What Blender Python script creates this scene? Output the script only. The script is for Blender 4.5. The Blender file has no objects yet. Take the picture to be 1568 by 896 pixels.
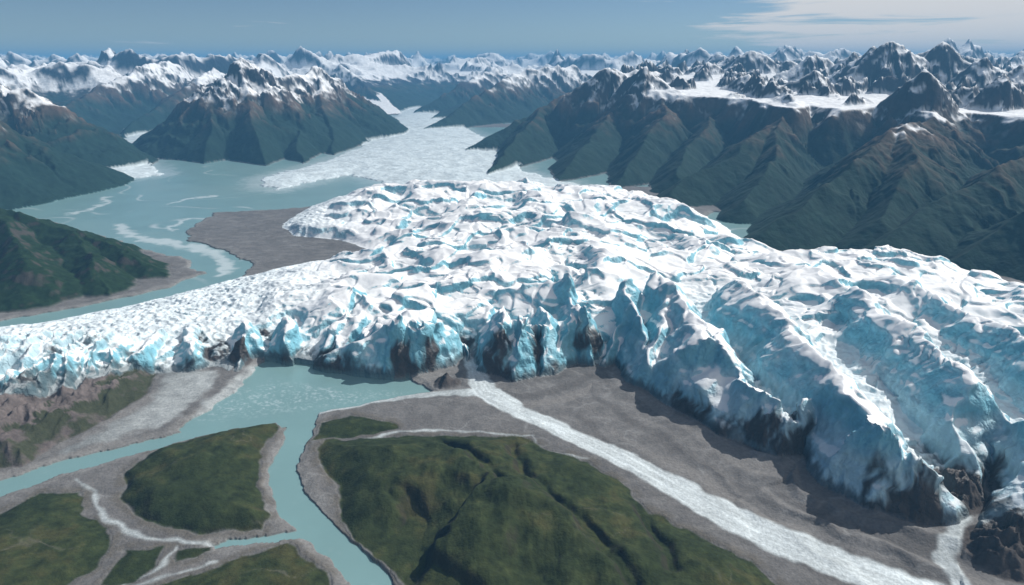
import bpy, math, numpy as np
from mathutils import Vector
f4=np.float32
F=1045.3; H=10.0; PT=math.radians(18.7); cP,sP=math.cos(PT),math.sin(PT)
# ---- site survey helpers: bearing/depression readings -> map coordinates (x east, y north, z up), 1 unit = 150 m
def ray(u,v):
    x=(u-784)/F; y=(448-v)/F
    return x, cP+y*sP, -sP+y*cP
def G(u,v,z=0.0):
    dx,dy,dz=ray(u,v); t=(H-z)/(-dz); return (dx*t,dy*t,z)
def Q(u,v,D):
    dx,dy,dz=ray(u,v); t=D/dy; return (dx*t,D,H+dz*t)
def GL(*p): return [G(*q) for q in p]
def QL(*p): return [Q(*q) for q in p]

# ---- noise
rng=np.random.RandomState(7)
perm=rng.permutation(256).astype(np.int32)
perm2=np.concatenate([perm,perm])
ga=np.linspace(0,2*np.pi,256,endpoint=False)
gx=np.cos(ga).astype(f4); gy=np.sin(ga).astype(f4)
def perlin(x,y,seed=0):
    x=x+seed*17.37; y=y-seed*9.71
    xi=np.floor(x); yi=np.floor(y)
    xf=(x-xi).astype(f4); yf=(y-yi).astype(f4)
    xi=xi.astype(np.int32)&255; yi=yi.astype(np.int32)&255
    u=xf*xf*xf*(xf*(xf*6-15)+10); v=yf*yf*yf*(yf*(yf*6-15)+10)
    a=perm2[xi]; b=perm2[(xi+1)&255]
    y1=(yi+1)&255
    aa=perm2[a+yi]; ab=perm2[a+y1]; ba=perm2[b+yi]; bb=perm2[b+y1]
    n00=gx[aa]*xf+gy[aa]*yf
    n10=gx[ba]*(xf-1)+gy[ba]*yf
    n01=gx[ab]*xf+gy[ab]*(yf-1)
    n11=gx[bb]*(xf-1)+gy[bb]*(yf-1)
    p=n00+u*(n10-n00); q=n01+u*(n11-n01)
    return (p+v*(q-p))*1.5
def fbm(x,y,o,seed=0,g=0.5):
    s=0; a=1; fr=1; n=0
    for i in range(o):
        s=s+a*perlin(x*fr,y*fr,seed+i*3); n+=a; a*=g; fr*=2.03
    return s/n
def billow(x,y,o,seed=0,g=0.5):
    s=0; a=1; fr=1; n=0
    for i in range(o):
        s=s+a*np.abs(perlin(x*fr,y*fr,seed+i*3))*1.6; n+=a; a*=g; fr*=2.03
    return s/n
def ridged(x,y,o,seed=0,g=0.5):
    s=0; a=1; fr=1; n=0; w=1
    for i in range(o):
        r=1-np.abs(perlin(x*fr,y*fr,seed+i*3)); r=r*r*w
        s=s+a*r; n+=a; a*=g; fr*=2.07; w=np.clip(r*1.6,0,1)
    return s/n
def ss(a,b,x):
    t=np.clip((x-a)/(b-a),0,1); return t*t*(3-2*t)
def mix(a,b,t):
    return a+(b-a)*t
def smin(a,b,k):
    return .5*(a+b-np.sqrt((a-b)**2+k*k))

# ---- grid (log-ish polar sheet)
rs=[8.5]
while rs[-1]<780:
    r=rs[-1]
    if r<12: d=.06
    elif r<40: d=.042
    elif r<130: d=max(.06,(r-40)*0.0035+.06)
    else: d=.37+(r-130)*.007
    rs.append(r+d)
rs=np.array(rs,f4); NR=len(rs)
NT=1220
th=np.linspace(-.87,.87,NT).astype(f4)
R,TH=np.meshgrid(rs,th,indexing='ij')
X=(R*np.sin(TH)).ravel().astype(f4); Y=(R*np.cos(TH)).ravel().astype(f4); Rr=R.ravel()

def polyline(pts,x,y):
    best=np.full(x.shape,1e9,f4); zz=np.zeros_like(best); sa=np.zeros_like(best); acc=0
    for (a,b) in zip(pts[:-1],pts[1:]):
        ex,ey=b[0]-a[0],b[1]-a[1]; L2=ex*ex+ey*ey+1e-9; L=math.sqrt(L2)
        t=np.clip(((x-a[0])*ex+(y-a[1])*ey)/L2,0,1)
        d=np.hypot(x-a[0]-t*ex,y-a[1]-t*ey)
        m=d<best
        best=np.where(m,d,best); zz=np.where(m,a[2]+(b[2]-a[2])*t,zz); sa=np.where(m,acc+t*L,sa)
        acc+=L
    return best,zz,sa
def sub(pts,margin,x,y):
    xs=[p[0] for p in pts]; ys=[p[1] for p in pts]
    return np.nonzero((x>min(xs)-margin)&(x<max(xs)+margin)&(y>min(ys)-margin)&(y<max(ys)+margin))[0]
def poly(pts,x,y,margin=3.0):
    out=np.full(x.shape,-margin,f4)
    ix=sub(pts,margin,x,y)
    px,py=x[ix],y[ix]
    d,_,_=polyline(pts+[pts[0]],px,py)
    ins=np.zeros(px.shape,bool)
    n=len(pts)
    for i in range(n):
        a=pts[i]; b=pts[(i+1)%n]
        if a[1]==b[1]: continue
        c=((a[1]>py)!=(b[1]>py))&(px<(b[0]-a[0])*(py-a[1])/(b[1]-a[1])+a[0])
        ins^=c
    out[ix]=np.where(ins,d,-np.minimum(d,margin))
    return out
def line(pts,x,y,margin=2.0):
    out=np.full(x.shape,-margin,f4)
    ix=sub(pts,margin+1,x,y)
    d,w,_=polyline(pts,x[ix],y[ix])
    out[ix]=np.maximum(w-d,-margin); return out
def LW(*p):
    r=[]
    for (u,v,w) in p:
        a=G(u,v); r.append((a[0],a[1],w))
    return r

n1=fbm(X*.9,Y*.9,3,1); n2=fbm(X*.9,Y*.9,3,5)
wx=X+.35*n1; wy=Y+.35*n2
wmx=fbm(X*.12,Y*.12,4,11); wmy=fbm(X*.12,Y*.12,4,15)
mx=X+1.1*wmx; my=Y+1.1*wmy

# ================= MOUNTAINS
M=np.full(X.shape,-50,f4); MS=np.zeros_like(M); MD=np.zeros_like(M)
acc=[0.0]
def tent(pts,k=.75):
    ix=np.nonzero((Y>28)&(Y<200))[0]
    for a,b in zip(pts[:-1],pts[1:]):
        hm=max(a[2],b[2])/k+2
        jx=ix[(mx[ix]>min(a[0],b[0])-hm)&(mx[ix]<max(a[0],b[0])+hm)&(my[ix]>min(a[1],b[1])-hm)&(my[ix]<max(a[1],b[1])+hm)]
        px,py=mx[jx],my[jx]
        ex,ey=b[0]-a[0],b[1]-a[1]; L2=ex*ex+ey*ey+1e-9; L=math.sqrt(L2)
        t=np.clip(((px-a[0])*ex+(py-a[1])*ey)/L2,0,1)
        dx=px-a[0]-t*ex; dy=py-a[1]-t*ey
        d=np.hypot(dx,dy)
        val=a[2]+(b[2]-a[2])*t-k*d
        m=val>M[jx]
        jj=jx[m]
        M[jj]=val[m]; MD[jj]=d[m]
        ang=(dx*ex+dy*ey)/L
        MS[jj]=(acc[0]+t*L+ang)[m]
        acc[0]+=L+7.3
# left mountains
tent(QL((-260,70,80),(-120,90,75),(0,122,70),(60,148,69),(130,190,72),(196,224,86)),.7)
tent(QL((-200,110,52),(-120,150,54),(0,182,57),(80,225,60),(146,262,67)),.65)
# pyramid
tent(QL((372,88,88),(330,126,85),(300,158,82),(215,243,75)),.78)
tent(QL((372,88,88),(430,120,93),(484,101,101),(540,138,108),(612,188,119)),.72)
tent(QL((372,88,88),(385,160,80),(402,257,69)),.80)
tent(QL((484,101,101),(500,180,88),(512,242,77)),.78)
tent(QL((430,120,93),(455,190,82),(462,257,70)),.85)
tent(QL((330,126,85),(320,190,77),(310,256,70)),.85)
# behind left
tent(QL((90,170,100),(150,132,112),(215,100,122),(260,94,140)))
tent(QL((190,200,97),(240,160,108),(300,122,118),(330,104,138)))
tent(QL((-100,110,110),(20,104,120),(80,96,135)))
# centre beyond the fjord
tent(QL((616,216,98),(680,180,110),(740,140,124),(800,106,140),(880,98,150)))
tent(QL((640,168,140),(700,130,150),(760,104,165)))
tent(QL((600,172,150),(560,130,160),(520,100,170)))
tent(QL((560,120,190),(610,98,200),(655,74,205),(700,96,205),(760,100,200)),.6)
# right massif
tent(QL((690,240,77),(760,200,83),(860,150,90),(940,106,98),(1000,110,100),(1060,112,104)))
tent(QL((830,165,86),(780,225,71),(740,274,59.5)),.75)
tent(QL((985,108,92),(930,180,76),(850,280,59)),.72)
tent(QL((1000,112,90),(1020,170,72),(960,250,60),(940,286,56)),.78)
tent(QL((1100,154,78),(1075,200,66),(1030,266,55)),.8)
tent(QL((1200,168,66),(1190,186,60),(1110,238,54),(1035,290,49)),.75)
tent(QL((1190,186,60),(1180,240,52),(1140,305,45)),.82)
tent(QL((1430,178,54),(1385,194,49),(1290,258,43),(1180,348,38)),.72)
tent(QL((1385,194,49),(1400,250,42),(1350,330,37)),.8)
tent(QL((1760,190,46),(1600,220,42),(1470,292,38),(1335,372,35)),.72)
tent(QL((1900,300,30),(1700,290,33),(1568,330,34),(1480,388,33)),.75)
# peaks over the ice plateau
k_=0
for p,s in (((1370,58,84),1.1),((1445,62,84),1.1),((1430,104,60),1.3),((1250,80,98),1.05),((1155,76,112),1.05),((1520,86,76),1.2),((1565,94,70),1.2),((1310,82,95),1.1),((1250,102,76),1.2),((1150,108,80),1.2),((1080,94,105),1.1),((935,100,85),1.1),((985,102,80),1.1),((1700,60,84),1.),((1120,84,125),1.),((1210,90,110),1.1),((1410,80,95),1.1),((1490,84,92),1.1),((1335,74,88),1.1),((1545,112,62),1.4)):
    c=Q(*p); k_+=1; sc_=p[2]/95*.8
    for j,(dx,dy,dz) in enumerate(((-3.6,-2.2,-2.9),(4.8,1.0,-2.3),(1.2,-5.2,-3.8),(-6.0,3.0,-2.9),(8.0,-1.0,-3.6))):
        a_=.5*math.sin(k_*2.3+j*1.7); ca,sa_=math.cos(a_),math.sin(a_)
        ddx,ddy=(dx*ca-dy*sa_)*sc_,(dx*sa_+dy*ca)*sc_
        tent([c,(c[0]+ddx,c[1]+ddy,c[2]+dz)],s)
PLf=[(Q(u,v,D)[0],D,0) for u,v,D in ((925,135,84),(1000,140,78),(1080,148,74),(1150,150,70),(1210,160,62),(1250,160,66),(1300,160,60),(1380,160,63),(1440,165,56),(1500,165,60),(1568,168,54),(1700,168,58),(1950,168,56),(2400,120,140),(1568,110,140),(1200,110,140),(1000,110,130),(920,118,105))]
dpl=poly(PLf,X+2.6*wmx,Y+2.6*wmy,12)
pz=5.9+np.clip(Y-56,0,80)*.040+.6*fbm(X*.08,Y*.08,3,31)
plat=np.where(dpl>0,pz,pz+dpl*1.15)
isplat=(plat>M)
MD=np.where(isplat,0,MD)
Mb=np.where(isplat,plat,M)
hh=np.clip(Mb/6,0,1)
fl=ridged(MS*.36+.35*n1,MD*.09,3,41)
er=ridged(X*.20,Y*.20,5,44)
er2=fbm(X*.5,Y*.5,4,47)
Mr=M+hh*(2.0*(fl-.62)*np.clip(MD/2.5,0.1,1)+1.0*(er-.55))+.26*er2*hh
nun=np.clip(ridged(X*.085+.1*wmx,Y*.10,5,171)-.70,0,1)*9*ss(0,4,dpl)
Mp=plat+.10*er2+nun+np.where(dpl<0,1.6*(er-.5),0)*ss(0,-1,dpl)
M=np.where(np.maximum(M,plat)>-20,np.maximum(Mr,Mp),M)
isplat=(Mp>Mr)&(dpl>-.6)&(nun<.5)
# far ranges
fr=ridged(X*.019,Y*.024,6,60,.45)
fl2=ridged(X*.008,Y*.009,2,66)
far=(fr*18.5+fl2*4.5-6.7)*ss(118,175,Rr+ .12*np.abs(X))
fsn=6.9+1.6*fbm(X*.014,Y*.014,3,70)
farb=fsn*ss(140,190,Rr)
far=np.where(Rr>140,np.maximum(far,farb),far)
far=far+ss(250,700,Rr)*1.0
vc,_,_=polyline([Q(612,190,118),Q(648,168,150),Q(700,155,175)],X,Y)
vlim=np.maximum(0,(vc-3)*.32)
isfl0=(far<=farb+ss(250,700,Rr)+.05)&(far<vlim)
far=np.minimum(far,vlim+.8*(er-.5)*ss(0,3,vlim))
far=np.where(Rr<112,-20,far)
isfar=far>M
flatfar=isfar&isfl0
M=np.maximum(M,far)

# ================= NEAR GROUND
Tn=.05+.05*fbm(X*.7,Y*.7,4,80)
Tn+= .015*ridged(X*1.6,Y*1.6,3,83)
W=np.full(X.shape,-3,f4)
wl=[GL((-160,335),(-160,304),(0,300),(145,265),(215,250),(250,256),(450,256),(520,241),(600,233),(640,285),(560,300),(460,320),(330,326),(288,352),(288,368),(345,385),(385,405),(365,425),(300,415),(290,398),(230,385),(100,345),(0,322)),
    GL((290,400),(350,385),(386,408),(370,428),(300,450),(180,478),(0,512),(-220,545),(-220,515),(0,493),(150,465),(250,443),(312,420)),
    GL((1090,325),(1160,332),(1200,350),(1300,374),(1330,420),(1180,420),(1060,350)),
    GL((410,548),(600,565),(665,598),(600,612),(500,630),(440,655),(300,672),(268,664),(330,620),(385,575))]
for p in wl: W=np.maximum(W,poly(p,wx,wy))
rv=[LW((-160,800,.5),(0,748,.42),(100,716,.36),(200,690,.3),(300,665,.3),(400,640,.4),(460,625,.4)),
    LW((470,625,.45),(452,680,.34),(433,715,.36),(445,765,.36),(478,805,.36),(530,850,.36),(580,910,.36),(610,970,.36)),
    LW((480,812,.14),(420,826,.14),(350,834,.12),(330,838,.06))]
wx2=X+.12*n1+.06*perlin(X*2.5,Y*2.5,2); wy2=Y+.12*n2+.06*perlin(X*2.5,Y*2.5,3)
for p in rv: W=np.maximum(W,line(p,wx2,wy2))
isl=[(GL((485,690),(500,678),(560,672),(700,668),(800,670),(830,688),(900,708),(960,748),(1000,790),(1080,830),(1150,860),(1200,905),(1260,960),(1300,1100),(620,1100),(625,905),(575,862),(520,800),(515,750),(490,715)),.80,2.2),
     (GL((475,680),(490,650),(540,637),(600,648),(612,660),(530,675)),.16,.5),
     (GL((188,730),(240,690),(330,665),(425,648),(432,660),(402,690),(394,750),(420,790),(400,815),(300,822),(215,800),(188,765)),.42,.8),
     (GL((-200,830),(0,790),(60,760),(125,755),(135,790),(175,820),(170,850),(140,880),(90,905),(0,1000),(-200,1000)),.3,1.0),
     (GL((150,905),(190,845),(255,840),(245,870),(205,900)),.14,.4),
     (GL((270,842),(330,838),(325,850),(265,868)),.08,.3),
     (GL((230,905),(330,872),(440,835),(500,880),(530,960),(230,960)),.18,.5)]
GRN=np.full(X.shape,-3,f4); ISH=np.zeros_like(X)
for p,h,w in isl:
    d=poly(p,wx2,wy2); GRN=np.maximum(GRN,d)
    pr=1-np.exp(-np.maximum(d,0)/w*1.5)
    ISH=np.maximum(ISH,h*pr)
hill=fbm(X*.45,Y*.45,3,90)
fine=fbm(X*2.4,Y*1.8,4,92)
ISH=ISH*(1+.75*hill+.10*fine)
gul=np.full(X.shape,-2,f4)
for p in (LW((665,672,.03),(700,700,.05),(740,735,.06),(770,770,.05)),
          LW((785,690,.03),(800,740,.05),(850,790,.06),(900,840,.07),(950,900,.07),(980,960,.07)),
          LW((605,770,.10),(640,800,.16),(612,850,.2),(660,900,.2),(720,960,.2)),
          LW((980,780,.04),(1010,850,.05),(1030,900,.05))):
    gul=np.maximum(gul,line(p,wx2,wy2))
ISH=ISH-np.where(GRN>0,.20*np.exp(-(np.clip(-gul,0,2)/.13)**1.5),0)*ss(0,.6,GRN)
# bluff on the big island (drops to the west)
c=G(690,850); bl=ss(.0,.35,(wx2-c[0])*.9+(wy2-c[1])*-.35+.35+.25*n1)
inb=ss(2.3,1.2,np.hypot(wx2-c[0],(wy2-c[1])*.8))
ISH=ISH+np.where(GRN>0,inb*(.46*bl-.20),0)*ss(0,.5,GRN)
ISH=np.maximum(ISH,np.where(GRN>0,.03,0))
# left dark hill
hb=np.full(X.shape,-9,f4)
for pts,k in ((GL((-260,290,3.2),(-100,300,2.9),(0,320,2.5),(100,346,1.9),(200,388,1.0),(262,428,.05)),.55),
            (GL((0,330,2.4),(40,400,1.6),(60,470,.1)),.6),(GL((-140,310,2.9),(-120,400,1.8),(-90,490,.1)),.6),(GL((110,350,1.8),(150,410,1.),(170,452,.1)),.6)):
    for a,b in zip(pts[:-1],pts[1:]):
        d,z,_=polyline([a,b],wx,wy); hb=np.maximum(hb,z-k*d)
hb=hb+np.clip(hb,0,1)*(.35*(ridged(X*.35,Y*.35,4,97)-.5)+.15*hill)
# left rock bluff carrying the ice front
RB=GL((-300,800),(0,722),(40,716),(95,682),(150,655),(225,610),(245,575),(225,545),(100,545),(-300,600))
drb=poly(RB,wx2,wy2)
rbh=np.where(drb>0,(1.0*(1-np.exp(-drb/1.0)))*(1+.6*(ridged(X*1.6+.5*n1,Y*.6,4,99)-.5)+.2*hill),0)
knob=np.zeros_like(X)
for (u,v,h,w) in ((368,560,.6,.5),(615,572,.6,.6),(650,566,.65,.6),(686,590,.38,.5),(765,570,.6,.65),(812,566,.75,.65),(895,552,.75,.7),(1165,688,.5,.65),(1215,692,.5,.65),(1340,772,.5,.7),(1400,792,.65,.8),(1458,778,.8,.8),(1530,860,.7,.9)):
    c=G(u,v); d=np.hypot(wx2-c[0],wy2-c[1])
    knob=np.maximum(knob,h*np.clip(1-(d/w)**1.5,0,1))
knob=knob*(1+.6*(ridged(X*2.5,Y*2.5,3,101)-.4))

# ================= ICE CAP
front=GL((-300,690,.8),(-100,645,.9),(0,622,.8),(60,606,.8),(130,592,.7),(225,568,.3),(330,572,0),(355,575,0),(385,552,0),(420,550,0),(480,562,0),(590,578,0),(640,576,0),(690,562,0),(712,540,0),(735,570,0),(790,586,0),(845,576,0),(880,558,0),(920,566,0),(950,556,0),(972,590,0),(1030,625,0),(1110,670,0),(1190,708,0),(1240,700,0),(1262,752,0),(1330,785,0),(1400,808,0),(1450,810,0),(1490,785,0),(1482,735,0),(1505,725,0),(1530,780,0),(1505,830,0),(1568,860,0),(1900,900,0))
rear=GL((2300,560,0),(1700,490,0),(1568,462,0),(1480,432,0),(1400,412,0),(1300,404,0),(1200,404,0),(1150,386,0),(1100,352,0),(1060,330,0),(1000,312,0),(850,306,0),(700,296,0),(600,304,0),(520,312,0),(470,324,0),(428,348,0))
cove=GL((428,348,0),(450,366,0),(520,372,0),(556,386,0))
rear2=GL((556,386,0),(530,399,0),(430,417,0),(330,441,0),(250,463,0),(100,495,0),(0,509,0),(-300,560,0))
allp=front+rear+cove[1:]+rear2[1:]
ix=np.nonzero((Y<70))[0]
x_,y_=X[ix],Y[ix]
lx=x_+.22*n1[ix]; ly=y_+.22*n2[ix]
dg=poly(allp,lx,ly,4)
dF,_,sF=polyline(front,lx,ly); dR,_,_=polyline(rear,lx,ly); dC,_,_=polyline(cove,lx,ly); dR2,_,_=polyline(rear2,lx,ly)
armf=mix(.58,1,ss(-13,-4.5,x_+.2*(y_-20)))
n3=fbm(x_*.6,y_*.6,3,110)
fp=.42*ss(0,1.0,dF)+.58*(1-np.exp(-dF/4.5))
rightf=ss(3,8,x_)
fp=mix(fp,.12*ss(0,1.2,dF)+.88*(1-np.exp(-(dF/8.5)**1.5)),rightf)
rp=(1-np.exp(-dR/mix(3.0,4.6,rightf))); cp=.55*ss(0,.8,dC)+.45*(1-np.exp(-dC/2)); rp2=.04+.96*(1-np.exp(-dR2/6.))
K=2.35*armf*fp*rp*cp*rp2
gv=perlin(sF*.50+.5*n3,dF*.12,115)
gv=1-np.abs(gv)*2.3; gv=np.clip(gv,0,1)**1.2
act=ss(.0,.3,dF)
K=K*(1-.62*gv*np.exp(-(dF/2.3)**2)*act*(1-.6*rightf))
gv3=np.clip(1-np.abs(perlin(sF*1.5+.4*n3,dF*.25,118))*2.6,0,1)
K=K*(1-.55*gv3*np.exp(-(dF/1.3)**2)*act*(1-rightf))
K=np.where(dg>0,K,0)
def lobe(pts,rough=.12,pw=1.6):
    global K
    P3=[G(u,v,z) for (u,v,z,w) in pts]
    lb=np.zeros_like(lx); ac=0.0
    qx=lx+rough*perlin(x_*1.1,y_*1.1,120)+.22*perlin(x_*.5,y_*.5,122); qy=ly+rough*perlin(x_*1.1,y_*1.1,125)+.22*perlin(x_*.5,y_*.5,127)
    for i in range(len(P3)-1):
        a,b=P3[i],P3[i+1]; wa,wb=pts[i][3],pts[i+1][3]
        ex,ey=b[0]-a[0],b[1]-a[1]; L2=ex*ex+ey*ey+1e-9
        t=np.clip(((qx-a[0])*ex+(qy-a[1])*ey)/L2,0,1)
        d=np.hypot(qx-a[0]-t*ex,qy-a[1]-t*ey)/(wa+(wb-wa)*t)
        h=(a[2]+(b[2]-a[2])*t)*np.clip(1-d**pw,0,1)
        sr=ac+t*math.sqrt(L2); ac+=math.sqrt(L2)
        h=h*(1-.26*np.clip(d,0,1)*np.clip(1-np.abs(perlin(sr*.75+.35*d+P3[0][0],d*.5+P3[0][1],171))*2.6,0,1))
        lb=np.maximum(lb,h)
    k=.12
    K=np.where(lb>.01,.5*(K+lb+np.sqrt((K-lb)**2+k*k))-.5*k*np.exp(-K*4),K)
lobe([(1010,425,2.3,1.4),(1060,485,2.05,1.5),(1090,545,1.85,1.6),(1130,600,1.6,1.6),(1180,650,1.2,1.4)])
lobe([(1040,545,1.4,1.1),(1035,585,1.2,1.1),(1060,620,.9,1.0)])
lobe([(1110,430,2.2,1.3),(1200,500,2.1,1.45),(1270,575,1.95,1.5),(1330,655,1.75,1.5),(1380,715,1.5,1.4),(1425,755,1.1,1.2)])
lobe([(1290,610,1.5,1.0),(1275,660,1.3,.95),(1300,715,1.0,.9)])
lobe([(1300,460,2.05,1.3),(1410,540,2.0,1.4),(1500,615,1.9,1.4),(1590,685,1.65,1.4),(1700,750,1.4,1.3)])
lobe([(1400,455,1.9,1.1),(1500,505,1.9,1.15),(1620,575,1.9,1.2),(1760,640,1.7,1.2)])
lobe([(1545,735,.9,.9),(1570,785,.8,.9),(1620,830,.8,.9)])
for b in ([(775,455,2.0,1.0),(780,490,1.75,1.0),(772,530,1.3,.95),(790,556,.9,.8)],
          [(870,440,2.0,.85),(885,490,1.75,.8),(900,535,1.2,.7)],
          [(965,440,2.1,.9),(968,490,1.75,.85),(962,538,1.2,.8)],
          [(650,470,1.8,.9),(605,495,1.65,1.3),(560,515,1.4,1.3),(510,535,.9,1.0)],
          [(680,480,1.8,.8),(655,510,1.5,.8),(640,550,.9,.8)],
          [(1020,450,2.1,.9),(1010,505,1.6,.75),(990,550,1.0,.7)],
          [(300,500,.95,.6),(290,540,.75,.5)],[(240,510,.95,.6),(215,545,.75,.5)],
          [(440,490,1.1,.7),(425,525,.9,.6)],[(380,495,1.05,.7),(385,535,.8,.6)],[(830,455,1.9,.7),(840,500,1.5,.6),(850,545,.85,.6)]):
    lobe(b,.15)
dm=np.minimum(np.minimum(dF,dR),np.minimum(dC,dR2))
bx=x_+.5*n3; by=y_+.5*fbm(x_*.6,y_*.6,2,113)
base0=fbm(x_*.30,y_*.30,2,128)
bil=billow(bx*.27+.5*base0,by*.30+.5*base0,3,130,.38)
hb2=perlin(bx*.42+.3*base0,by*.55,137)
step=ss(-.07,.07,hb2)+ .35*ss(-.06,.06,perlin(bx*.85,by*1.0+.4*base0,139))
body=ss(.2,1.8,dm)*ss(.3,3.0,dR)
rdg=1-np.abs(perlin(bx*.27+.4*base0,by*.34,161)); rdg2=1-np.abs(perlin(bx*.85+.5*base0,by*.95,163))
arm=1-ss(-12,-5.5,x_+.15*(y_-24)+1.2*n3)
ser=ridged(x_*2.4+.5*n3,y_*2.4,3,145)
lob=np.clip(rightf*ss(9,3,dF),0,1)
K=K+body*(1-.85*arm)*(1-.82*lob)*(.28*(bil-.42)+.24*(step-.75)+.30*base0+.72*(rdg-.72)+.13*(rdg2-.72))
bench=ss(-.10,.10,perlin(x_*.6+.6*n3,y_*.6,141))
K=K+lob*ss(.3,1.2,dF)*.14*(bench-.5)
serz=ss(1.7,.4,dF)*(1-arm)
K=K+ss(.03,.5,dm)*(.13*arm+.012+.05*serz+.09*lob*ss(1.4,.9,K))*(ser-.35)
c=G(1010,306,2.2); K+=.6*np.clip(1-np.hypot((x_-c[0])/2.6,(y_-c[1])/2.2)**1.2,0,1)
c=G(640,350,2.); K+=.35*np.exp(-(((x_-c[0])/2.)**2+((y_-c[1])/1.2)**2))*body
crv=np.clip(1-np.abs(perlin(x_*.9,y_*2.2+.8*n3,150))*10,0,1)*ss(-.1,.3,perlin(x_*.3,y_*.3,151))
K=K-.09*crv*body
capk=1.9+1.0*perlin(sF*.9,dF*.3,152)+.5*perlin(x_*1.3,y_*1.3,153)
cap=(dg+.22)*np.clip(capk,1.,3.2)
K=smin(K,cap,.12)
K=np.where(dg>-.22,K,0)
K=np.where(K>.015,K,0)
ICE=np.full(X.shape,-4,f4); ICE[ix]=np.where(K>0,np.maximum(dg,.01),np.minimum(dg,-.01))
KK=np.zeros_like(X); KK[ix]=K
SER=np.zeros_like(X); SER[ix]=np.maximum(arm*ss(.6,2.0,dF),.8*lob*ss(1.3,.8,K))
DF=np.full(X.shape,9,f4); DF[ix]=dF
# ground apron rising to the ice
apr=.36*np.exp(-np.clip(-ICE,0,4)/1.1)*(1+.4*hill)*ss(-3.5,-2.5,ICE)
mor=ss(4,12,X)
apr=apr*mix(.25,1,mor)
Tg=Tn+apr
mb_=np.zeros_like(X); mb_[ix]=(1-np.abs(perlin(dF*1.3+.6*n3,sF*.16,227))*2.2)*ss(4.5,.8,dF)*ss(-.1,-.5,dg)*rightf
Tg=Tg+.10*np.clip(mb_,0,1)
Tg=np.maximum(Tg,rbh)
Tg=np.maximum(Tg,knob)
Tg=np.maximum(Tg,ISH+.02)
Tg=np.maximum(Tg,hb)
Wm=(W>0)&(ICE<=0)&(hb<.05)&(drb<0)&(knob<.1)&(GRN<0)
shore=ss(0,.25,-W)
Tg=np.where(Wm,-.12,np.where((hb<.05)&(GRN<0)&(drb<0)&(ICE<=0)&(knob<.05),Tg*mix(.25,1,shore)+.015,Tg))
# valley glaciers (low, flat)
VG=[GL((625,165),(603,182),(590,198),(550,226),(500,246),(450,260),(405,273),(400,286),(425,290),(470,281),(535,268),(590,279),(600,300),(900,330),(900,288),(800,262),(790,240),(720,200),(690,188),(668,165)),
    GL((190,200),(250,206),(215,240),(242,262),(246,268),(180,276),(100,291),(0,311),(-90,320),(-90,300),(0,292),(80,270),(125,256),(130,240),(190,222))]
vg=np.full(X.shape,-3,f4)
for p in VG: vg=np.maximum(vg,poly(p,X+.9*n1+.5*wmx,Y+1.2*n2))
vgr=ridged(X*.45,Y*.45,5,160)
vgh=.03+.45*(1-np.exp(-np.maximum(vg,0)/4))+.13*(vgr-.3)*ss(0,3.5,vg)
isvg=(vg>0)&(ICE<=0)&(M<.5)
Hh=np.where(M>Tg,M,Tg)
ismt=(M>Tg)&(M>0.02)
Hh=np.where(isvg,np.maximum(vgh,.03),Hh)
Hice=Tg+KK
isice=(ICE>0)&(Hice>=M)
Hh=np.where(isice,Hice,Hh)
fjord=(~ismt)&(~isvg)&(~isice)&(Rr>58)
Hh=np.where(fjord&(M<.0),-.12,Hh)
water=(Wm&~ismt&~isvg)|(fjord&(M<0))
Hg=Hh.reshape(NR,NT).astype(f4)
dr=np.gradient(Hg,rs,axis=0); dt=np.gradient(Hg,th,axis=1)/R
slope=np.hypot(dr,dt).ravel()
def blur(a,n):
    a=a.copy()
    for _ in range(n):
        a[1:-1]=(a[:-2]+2*a[1:-1]+a[2:])/4; a[:,1:-1]=(a[:,:-2]+2*a[:,1:-1]+a[:,2:])/4
    return a
conc=(blur(Hg,12)-Hg).ravel()

# ================= BASE COLOURS
C=np.zeros((X.size,4),f4); C[:,3]=0
def setc(m,col,a=1.0):
    m=np.asarray(m,f4)*a
    for i in range(3): C[:,i]=C[:,i]*(1-m)+np.asarray(col[i],f4)*m
nf=fbm(X*2.2,Y*2.2,4,200); nff=fbm(X*6,Y*6,3,205); nl=fbm(X*.4,Y*.4,3,210)
def tone(c,a):
    return [np.clip(c[i]*(1+a),0,1) for i in range(3)]
setc(np.ones_like(X),tone((.140,.136,.134),.22*nf+.2*nl+.12*nff))
flow=perlin(X*.8+.6*n1,Y*2.6+.9*n2,215); flow=ss(.2,.5,flow)
setc(flow*.35,(.215,.21,.205))
flow2=np.clip(1-np.abs(perlin(X*.5+.5*n1,Y*.9+.5*n2,218))*16,0,1)*ss(0,.3,nl+.1)
setc(flow2*.35,(.33,.34,.34))
setc(ss(.15,.5,nl)*.5*(Rr<45),(.09,.088,.086))
rill=np.zeros_like(X); rill[ix]=np.clip(1-np.abs(perlin(sF*1.3+.5*n3,dF*.35,219))*7,0,1)*(dg<0)*ss(4,.5,dF)
setc(rill*.4,(.24,.235,.23))
bnd=np.zeros_like(X); bnd[ix]=perlin(dF*1.7+.5*n3,sF*.14,226)*ss(5.5,.6,dF)*(dg<0)
setc(ss(.08,.4,bnd)*.5,(.215,.205,.195)); setc(ss(-.08,-.4,bnd)*.5,(.085,.080,.078))
setc(ss(-.42,-.08,W)*(W<0)*.45,tone((.25,.245,.235),.3*nf))
setc(ss(-.3,-.05,GRN)*(GRN<0)*.7*ss(-.2,.3,nf+.2),tone((.10,.09,.075),.3*nf))
WR=np.full(X.shape,-2,f4)
wr1=line(LW((708,520,.3),(728,575,.3),(745,605,.42),(800,637,.34),(900,680,.36),(1000,730,.40),(1100,788,.46),(1200,835,.48),(1330,885,.5),(1480,950,.6)),wx2,wy2)
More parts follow.
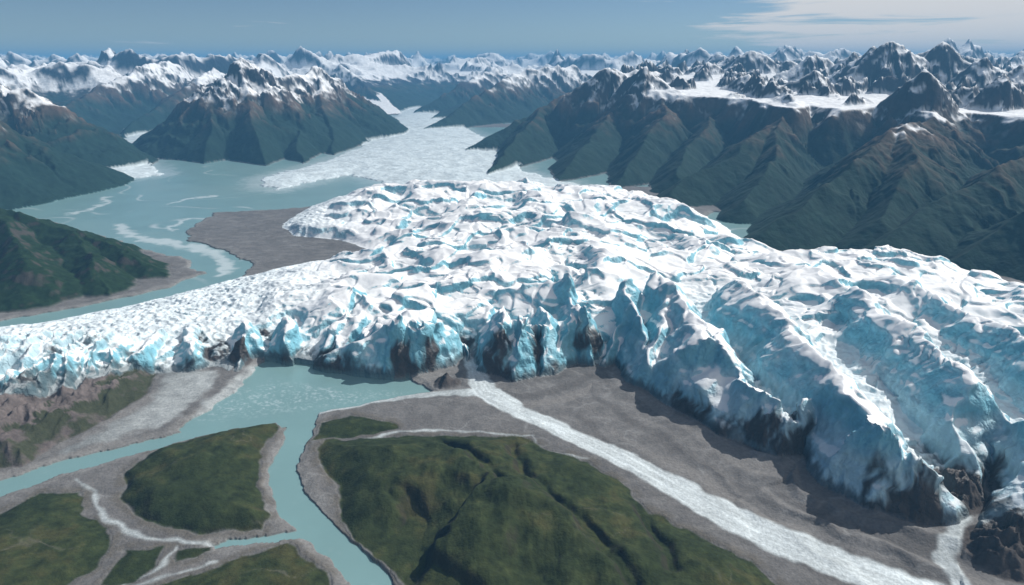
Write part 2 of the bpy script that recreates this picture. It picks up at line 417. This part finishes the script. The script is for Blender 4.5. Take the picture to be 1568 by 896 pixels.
for p in (LW((755,605,.28),(690,606,.22),(620,611,.2),(560,622,.15),(490,634,.1)),
          LW((1496,742,.12),(1480,780,.16),(1462,820,.2),(1442,860,.2),(1475,910,.2)),
          LW((112,738,.03),(145,758,.06),(163,800,.08),(215,826,.08),(330,838,.06)),
          LW((270,842,.05),(250,872,.06),(180,905,.05)),LW((330,866,.04),(230,893,.05),(190,910,.05)),
          LW((540,680,.06),(610,664,.08),(700,662,.05),(820,672,.04)),
          LW((817,672,.03),(820,690,.03),(900,705,.03))):
    WR=np.maximum(WR,line(p,wx2,wy2)*1.0)
WR=np.maximum(WR,wr1)
WR=np.where((ISH>.04)&(WR<.05)|(drb>.1),np.minimum(WR,-.02),WR)
fx=fbm(X*1.3+1.2*Y*.8,Y*2.4-1.5*X*.6,4,220)
fine2=fbm(X*5-3*Y,Y*9,2,223)
wcol=mix(.72,1.0,ss(-.3,.1,wr1))
CL=LW((708,520,0),(728,575,0),(745,605,0),(800,637,0),(900,680,0),(1000,730,0),(1100,788,0),(1200,835,0),(1330,885,0),(1480,950,0))
rd_,_,rs_=polyline(CL,wx2-.5*(wx2-X),wy2-.5*(wy2-Y))
c=G(745,605); sgn=np.sign((Y-c[1])*1.0+(X-c[0])*.72)
stk=perlin(rd_*sgn*9+.8*np.sin(rs_*.8),rs_*.55,225)*ss(-.1,.1,wr1)
wcol=wcol*(1+.34*stk)
fxw=1-.6*ss(-.1,.1,wr1)
setc(ss(-.04,.08,WR+.06*nf),[np.clip(b*wcol*(1+fxw*(.35*fx+.25*fine2)+.12*nff),0,.85) for b in (.56,.615,.63)],.92)
WF=np.full(X.shape,-2,f4)
for p in (GL((240,572),(335,574),(330,600),(290,630),(260,655),(200,670),(100,702),(84,698),(150,662),(225,622),(245,592)),
          GL((385,562),(422,554),(385,600),(335,640),(292,655),(305,620))):
    WF=np.maximum(WF,poly(p,wx2,wy2))
WF=np.where(drb>.05,-1,WF)
wft=mix(.75,1.2,ss(-12,-10,X))
setc(ss(-.05,.3,WF+.25*nf),[np.clip(b*wft*(1+.45*fx+.15*fine2),0,.85) for b in (.29,.31,.312)],.85)
# vegetation
veg=ss(0,.07,GRN+.08*nf)
vb=ss(-.35,.4,nl+.6*nf)
gb=[.024+.013*vb,.034+.012*vb,.013+.004*vb]
setc(veg,[g*(1+.55*nff+.35*nf+.25*fine) for g in gb])
setc(veg*ss(.5,1.1,slope+.3*nf)*.7,(.030,.026,.020))
setc(veg*ss(.05,.45,nf*.7+nl*.9-.05)*.35,(.070,.055,.022))
thin=np.clip(1-np.abs(perlin(X*.40+.5*n1,Y*.6+.5*n2,225))*45,0,1)*ss(.1,.5,nl+.1)
setc(veg*thin*.4,(.16,.15,.13))
rb=ss(0,.1,drb)*(1-veg)
setc(rb,tone((.13,.110,.105),.5*nf+.4*nff))
setc(rb*(Hh<.60+.4*nf)*ss(-.3,.2,nl+nf+.1),(.030,.040,.016),.85)
setc(ss(.05,.2,knob)*(1-veg),tone((.075,.066,.062),.5*nff))
hl=ss(.05,.18,hb)
setc(hl,[g*(1+.5*nff+.4*nf) for g in (.014,.030,.013)])
setc(hl*ss(.75,1.15,slope+.3*nf),tone((.055,.05,.042),.3*nff))
# mountains
mt=ismt.astype(f4)
alt=M
lowg=[g*(1+.4*nf+.3*er2) for g in (.014,.032,.025)]
setc(mt,lowg)
mbr=ss(3.0,6.8,alt+1.5*er2+2.4*(fl-.55)-2.*conc)
setc(mt*mbr,tone((.115,.075,.054),.4*er2+.3*nf),.8)
rockm=ss(.75,1.3,slope+.3*er2)*ss(5,7.5,alt)
setc(mt*rockm,tone((.034,.034,.040),.4*nf),.9)
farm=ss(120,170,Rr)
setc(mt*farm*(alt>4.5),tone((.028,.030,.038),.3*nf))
snl=5.9-.3*farm
sn1=ss(snl-.4,snl+.6,alt+2.2*er2+1.8*conc+1.0*nl)*(1-ss(1.0,1.5,slope+.45*er2-.7*np.clip(conc,-.3,.6)))
sn1=np.maximum(sn1,isplat*(1-ss(.65,1.1,slope+.3*er2)))
sn1=np.maximum(sn1,flatfar*1.0)
setc(mt*sn1,(.82,.83,.84))
sn2=ss(.02,.12,conc+.10*er2+.05*nf)*ss(4.4,6.4,alt+er2)*ss(-.1,.15,nf+er2+.05)
setc(mt*sn2*.85*(1-ss(1.4,2.,slope)),(.76,.78,.8))
vi=isvg.astype(f4)
vt=fbm(X*1.0+1.5*n1,Y*1.0+1.5*n2,4,230)
setc(vi,[np.clip(b*(1+.30*vt+.25*(vgr-.4)),0,.85) for b in (.55,.62,.645)])
# ice cap
ic=isice.astype(f4)
st=ss(.7,2.2,slope)
blue=[mix(.42,.18,st),mix(.64,.44,st),mix(.71,.54,st)]
setc(ic,[np.clip(b*(1+.22*nff+.15*nf),0,.85) for b in blue])
C[:,3]=ic*(1-.45*SER)
setc(ic*SER*.75,[np.clip(b*(1+.3*nff+.2*nf),0,.85) for b in (.52,.64,.69)])
toe=ss(.60,.22,KK-.30*ss(.1,.4,knob)+.5*nf+.25*nff)*ss(-.05,.3,perlin(X*.7,Y*.7,240)+.02+.6*ss(.1,.4,knob))
toe=np.maximum(toe,ss(.30,.12,KK+.15*nff)*.8)*ss(3.,1.6,DF)
setc(ic*toe,tone((.048,.042,.040),.5*nff))
C[:,3]*=1-toe
# water, silt and brash ice
wm=water.astype(f4)
setc(wm,tone((.175,.295,.298),.10*nl))
nearlk=poly(GL((340,600),(420,580),(520,592),(640,600),(560,618),(440,636),(330,648),(290,650)),wx,wy)
br=ss(.0,.5,fbm(X*11,Y*11,2,260)*.8+nff*.5+nf*.5)*ss(-.2,.6,nearlk)
setc(wm*br*.5,(.48,.58,.60))
bvg=ss(-2.6,0,vg+1.4*nf+.6*nff)*(vg<=0)
setc(wm*bvg*.6,(.5,.58,.6))
sw=perlin(X*.09+.55*fbm(X*.12,Y*.12,2,250),Y*.16+.55*fbm(X*.12,Y*.12,2,253),256)
swl=np.clip(1-np.abs(sw)*26,0,1)*ss(30,34,Y)*ss(-.25,.2,fbm(X*.25,Y*.25,3,258))
setc(wm*swl*.7*(Y<70),(.55,.6,.6))
setc(wm*ss(.15,.4,sw)*(Y>28)*(Y<70)*.25,(.24,.35,.34))
for p,w_ in ((GL((110,328),(135,322),(165,310),(160,302)),.22),(GL((185,345),(200,362),(260,372),(320,385),(350,400),(340,420)),.35),(GL((262,352),(270,340),(285,335)),.2),(GL((260,312),(290,304),(330,300)),.2)):
    d,_,_=polyline(p,X+.8*n1,Y+.8*n2); setc(wm*ss(w_*1.8,w_*.4,d+.25*nf),(.55,.62,.62),.8)
C[:,:3]=np.clip(C[:,:3],0.003,.86)

# ================= MESHES
Z=Hh.copy()
XO=X.copy(); YO=Y.copy()
stp=ss(.5,1.5,blur(slope.reshape(NR,NT),3).ravel())*isice*ss(.05,.4,KK)
XO+=(stp*(.13*perlin(X*1.2+Y*.3,Z*1.8,301)+.06*perlin(X*3+Y,Z*4.0,302))).astype(f4)
YO+=(stp*(.14*perlin(X*1.2+3,Z*2.0+Y*.3,303)+.06*perlin(X*3.2,Z*4.5+Y,304))).astype(f4)
pid=np.arange(NR*NT).reshape(NR,NT)
q=np.stack([pid[:-1,:-1],pid[:-1,1:],pid[1:,1:],pid[1:,:-1]],-1).reshape(-1,4)
q=q[:,::-1]
def fany(m): return m[q].any(1)
def build(name,fmask,z,mat,xo=XO,yo=YO):
    fq=q[fmask]
    flag=np.zeros(X.size,bool); flag[fq.ravel()]=True
    used=np.nonzero(flag)[0]; remap=np.zeros(X.size,np.int32); remap[used]=np.arange(len(used))
    inv=remap[fq]
    me=bpy.data.meshes.new(name)
    nv=len(used); nf_=len(fq)
    me.vertices.add(nv); me.loops.add(nf_*4); me.polygons.add(nf_)
    co=np.stack([xo[used],yo[used],z[used]],-1).astype(f4)
    me.vertices.foreach_set("co",co.ravel())
    me.loops.foreach_set("vertex_index",inv.ravel())
    me.polygons.foreach_set("loop_start",np.arange(0,nf_*4,4,dtype=np.int32))
    me.polygons.foreach_set("use_smooth",np.full(nf_,True))
    at=me.color_attributes.new("Col",'FLOAT_COLOR','POINT')
    at.data.foreach_set("color",C[used].ravel())
    me.update(calc_edges=True)
    me.materials.append(mat)
    ob=bpy.data.objects.new(name,me); bpy.context.collection.objects.link(ob)
    return ob
def N(nt,t,**k):
    n=nt.nodes.new(t)
    for a,b in k.items(): setattr(n,a,b)
    return n
def surf(name,rough,scales,bump,var,spec=.3,dist=.1,ice=False):
    m=bpy.data.materials.new(name); m.use_nodes=True; nt=m.node_tree; nt.nodes.clear()
    out=N(nt,'ShaderNodeOutputMaterial'); bs=N(nt,'ShaderNodeBsdfPrincipled')
    nt.links.new(bs.outputs[0],out.inputs[0])
    at=N(nt,'ShaderNodeAttribute'); at.attribute_name="Col"
    tc=N(nt,'ShaderNodeTexCoord')
    n=N(nt,'ShaderNodeTexNoise'); n.inputs['Scale'].default_value=scales[0]; n.inputs['Detail'].default_value=5; n.inputs['Roughness'].default_value=.62
    nt.links.new(tc.outputs['Object'],n.inputs['Vector'])
    mr=N(nt,'ShaderNodeMapRange'); mr.inputs[1].default_value=.3; mr.inputs[2].default_value=.7; mr.inputs[3].default_value=1-var; mr.inputs[4].default_value=1+var
    nt.links.new(n.outputs[0],mr.inputs[0])
    vm=N(nt,'ShaderNodeVectorMath',operation='SCALE')
    nt.links.new(at.outputs['Color'],vm.inputs[0]); nt.links.new(mr.outputs[0],vm.inputs['Scale'])
    b1=N(nt,'ShaderNodeBump'); b1.inputs['Strength'].default_value=bump; b1.inputs['Distance'].default_value=dist
    n2_=N(nt,'ShaderNodeTexNoise'); n2_.inputs['Scale'].default_value=scales[1]; n2_.inputs['Detail'].default_value=4
    nt.links.new(tc.outputs['Object'],n2_.inputs['Vector']); nt.links.new(n2_.outputs[0],b1.inputs['Height'])
    nt.links.new(b1.outputs[0],bs.inputs['Normal'])
    col=vm.outputs[0]
    if ice:
        # broken ice blocks in the bump; snow settles where the ground is not steep
        vo=N(nt,'ShaderNodeTexVoronoi'); vo.inputs['Scale'].default_value=3.2; vo.distance='CHEBYCHEV'
        nw=N(nt,'ShaderNodeVectorMath',operation='MULTIPLY_ADD'); nt.links.new(n2_.outputs['Color'],nw.inputs[0]); nw.inputs[1].default_value=(.35,.35,.35); nt.links.new(tc.outputs['Object'],nw.inputs[2])
        nt.links.new(nw.outputs[0],vo.inputs['Vector'])
        hm_=N(nt,'ShaderNodeMath',operation='MULTIPLY_ADD'); nt.links.new(vo.outputs['Distance'],hm_.inputs[0]); hm_.inputs[1].default_value=-1.6; nt.links.new(n2_.outputs[0],hm_.inputs[2])
        nt.links.new(hm_.outputs[0],b1.inputs['Height'])
        ge=N(nt,'ShaderNodeNewGeometry'); sp=N(nt,'ShaderNodeSeparateXYZ'); nt.links.new(ge.outputs['Normal'],sp.inputs[0])
        ns=N(nt,'ShaderNodeTexNoise'); ns.inputs['Scale'].default_value=3.0; ns.inputs['Detail'].default_value=6; ns.inputs['Roughness'].default_value=.6
        nt.links.new(tc.outputs['Object'],ns.inputs['Vector'])
        a1=N(nt,'ShaderNodeMath',operation='MULTIPLY_ADD'); nt.links.new(ns.outputs[0],a1.inputs[0]); a1.inputs[1].default_value=.20; nt.links.new(sp.outputs[2],a1.inputs[2])
        r1=N(nt,'ShaderNodeMapRange',interpolation_type='SMOOTHSTEP'); nt.links.new(a1.outputs[0],r1.inputs[0]); r1.inputs[1].default_value=.77; r1.inputs[2].default_value=.88
        a2=N(nt,'ShaderNodeMath',operation='MULTIPLY'); nt.links.new(r1.outputs[0],a2.inputs[0]); nt.links.new(at.outputs['Alpha'],a2.inputs[1])
        mxn=N(nt,'ShaderNodeMix',data_type='RGBA'); nt.links.new(a2.outputs[0],mxn.inputs[0]); nt.links.new(col,mxn.inputs[6]); mxn.inputs[7].default_value=(.86,.865,.87,1)
        col=mxn.outputs[2]
        b2=N(nt,'ShaderNodeMath',operation='MULTIPLY_ADD'); nt.links.new(a2.outputs[0],b2.inputs[0]); b2.inputs[1].default_value=-bump*.88; b2.inputs[2].default_value=bump
        nt.links.new(b2.outputs[0],b1.inputs['Strength'])
    nt.links.new(col,bs.inputs['Base Color'])
    bs.inputs['Roughness'].default_value=rough; bs.inputs['Specular IOR Level'].default_value=spec
    return m
m_ground=surf("gravel_and_tundra",.95,(12,18),.4,.20,.12,.05)
m_mount=surf("mountain_rock_and_snow",.95,(2.2,1.6),.5,.20,.1,.30)
m_ice=surf("glacier_ice",.6,(6,5),.6,.10,.3,.10,True)
m_vice=surf("valley_ice",.7,(5,3),.6,.12,.2,.15)
m_water=surf("glacial_water",.28,(.6,5),.12,.03,.4,.02)

lab=np.zeros(X.size,np.int8)
lab[hb>.06]=5
lab[ismt]=3; lab[ismt&(Rr>135)]=4
lab[isvg]=2; lab[isice]=1
lq=lab[q]; fl_=lq.max(1); a1=(lq==1).any(1); a2=(lq==2).any(1)&~a1; rest=~a1&~a2
build("ground",rest&(fl_==0),Z,m_ground)
build("glacier",a1,Z,m_ice)
build("valley_glacier",a2,Z,m_vice)
build("mountain",rest&(fl_==3),Z,m_mount)
build("mountain_range",rest&(fl_==4),Z,m_mount)
build("green_hill",rest&(fl_==5),Z,m_ground)
build("lake_water",fany(water),np.zeros_like(Z),m_water,X,Y)

# ================= HAZE (real volume of air over the whole region)
me=bpy.data.meshes.new("atmosphere_haze")
x0,x1,y0,y1,z0,z1=-900,900,-60,900,-.5,15.0
vs=[(x,y,z) for z in (z0,z1) for y in (y0,y1) for x in (x0,x1)]
me.from_pydata(vs,[],[(0,2,3,1),(4,5,7,6),(0,1,5,4),(2,6,7,3),(0,4,6,2),(1,3,7,5)])
ob=bpy.data.objects.new("atmosphere_haze",me); bpy.context.collection.objects.link(ob)
m=bpy.data.materials.new("haze"); m.use_nodes=True; nt=m.node_tree; nt.nodes.clear()
out=N(nt,'ShaderNodeOutputMaterial'); vsn=N(nt,'ShaderNodeVolumeScatter'); vab=N(nt,'ShaderNodeVolumeAbsorption'); ad=N(nt,'ShaderNodeAddShader')
for n_ in (vsn,vab): n_.inputs['Color'].default_value=(.19,.53,.93,1); n_.inputs['Density'].default_value=.0038
vsn.inputs['Anisotropy'].default_value=0
nt.links.new(vsn.outputs[0],ad.inputs[0]); nt.links.new(vab.outputs[0],ad.inputs[1])
nt.links.new(ad.outputs[0],out.inputs['Volume']); me.materials.append(m)

# ================= LIGHT
sd=np.array([.80,.50,0]); sd/=np.linalg.norm(sd); el=math.radians(44)
sv=(sd[0]*math.cos(el),sd[1]*math.cos(el),math.sin(el))
L=bpy.data.lights.new("sun",'SUN'); L.energy=5.0; L.angle=math.radians(.5); L.color=(1,.975,.93)
lo=bpy.data.objects.new("sun",L); bpy.context.collection.objects.link(lo)
lo.rotation_euler=Vector(sv).to_track_quat('Z','Y').to_euler()
w=bpy.data.worlds.new("World"); bpy.context.scene.world=w; w.use_nodes=True; nt=w.node_tree; nt.nodes.clear()
out=N(nt,'ShaderNodeOutputWorld'); bg=N(nt,'ShaderNodeBackground'); sky=N(nt,'ShaderNodeTexSky')
sky.sky_type='NISHITA'; sky.sun_disc=False; sky.sun_elevation=el; sky.sun_rotation=math.atan2(sd[0],sd[1]); sky.altitude=2500; sky.ozone_density=4; sky.dust_density=.1; sky.air_density=1.0
bg.inputs[1].default_value=.065
tc=N(nt,'ShaderNodeTexCoord'); sx=N(nt,'ShaderNodeSeparateXYZ'); nt.links.new(tc.outputs['Generated'],sx.inputs[0])
def math_(op,a,b=None,c=None):
    n=N(nt,'ShaderNodeMath',operation=op)
    for i,vv in enumerate((a,b,c)):
        if vv is None: continue
        if isinstance(vv,(int,float)): n.inputs[i].default_value=vv
        else: nt.links.new(vv,n.inputs[i])
    return n.outputs[0]
az=math_('ARCTAN2',sx.outputs[0],sx.outputs[1])
cx=N(nt,'ShaderNodeCombineXYZ'); nt.links.new(math_('MULTIPLY',az,5.0),cx.inputs[0]); nt.links.new(math_('MULTIPLY',sx.outputs[2],75.0),cx.inputs[1])
no=N(nt,'ShaderNodeTexNoise'); no.inputs['Scale'].default_value=1.0; no.inputs['Detail'].default_value=7; no.inputs['Roughness'].default_value=.58; no.inputs['Distortion'].default_value=.35
nt.links.new(cx.outputs[0],no.inputs['Vector'])
def rmp(v,a,b,c=0,d=1):
    n=N(nt,'ShaderNodeMapRange',interpolation_type='SMOOTHSTEP'); nt.links.new(v,n.inputs[0])
    for i,x in enumerate((a,b,c,d)): n.inputs[i+1].default_value=x
    return n.outputs[0]
right=rmp(az,.18,.48,-.14,.21)
lowm=rmp(sx.outputs[2],.0,.015)
cl=math_('MULTIPLY',rmp(math_('ADD',no.outputs[0],right),.48,.64),math_('MULTIPLY',lowm,.9))
mx_=N(nt,'ShaderNodeMix',data_type='RGBA'); nt.links.new(cl,mx_.inputs[0]); nt.links.new(sky.outputs[0],mx_.inputs[6]); mx_.inputs[7].default_value=(12.3,11.8,11.4,1)
nt.links.new(mx_.outputs[2],bg.inputs[0]); nt.links.new(bg.outputs[0],out.inputs[0])

# ================= CAMERA
cam=bpy.data.cameras.new("camera"); cam.lens=24; cam.sensor_width=36; cam.clip_end=3000; cam.clip_start=.1
co=bpy.data.objects.new("camera",cam); bpy.context.collection.objects.link(co)
co.location=(0,0,H); co.rotation_euler=(math.pi/2-PT,0,0)
sc=bpy.context.scene; sc.camera=co
sc.view_settings.view_transform='Standard'; sc.view_settings.look='None'; sc.view_settings.exposure=0
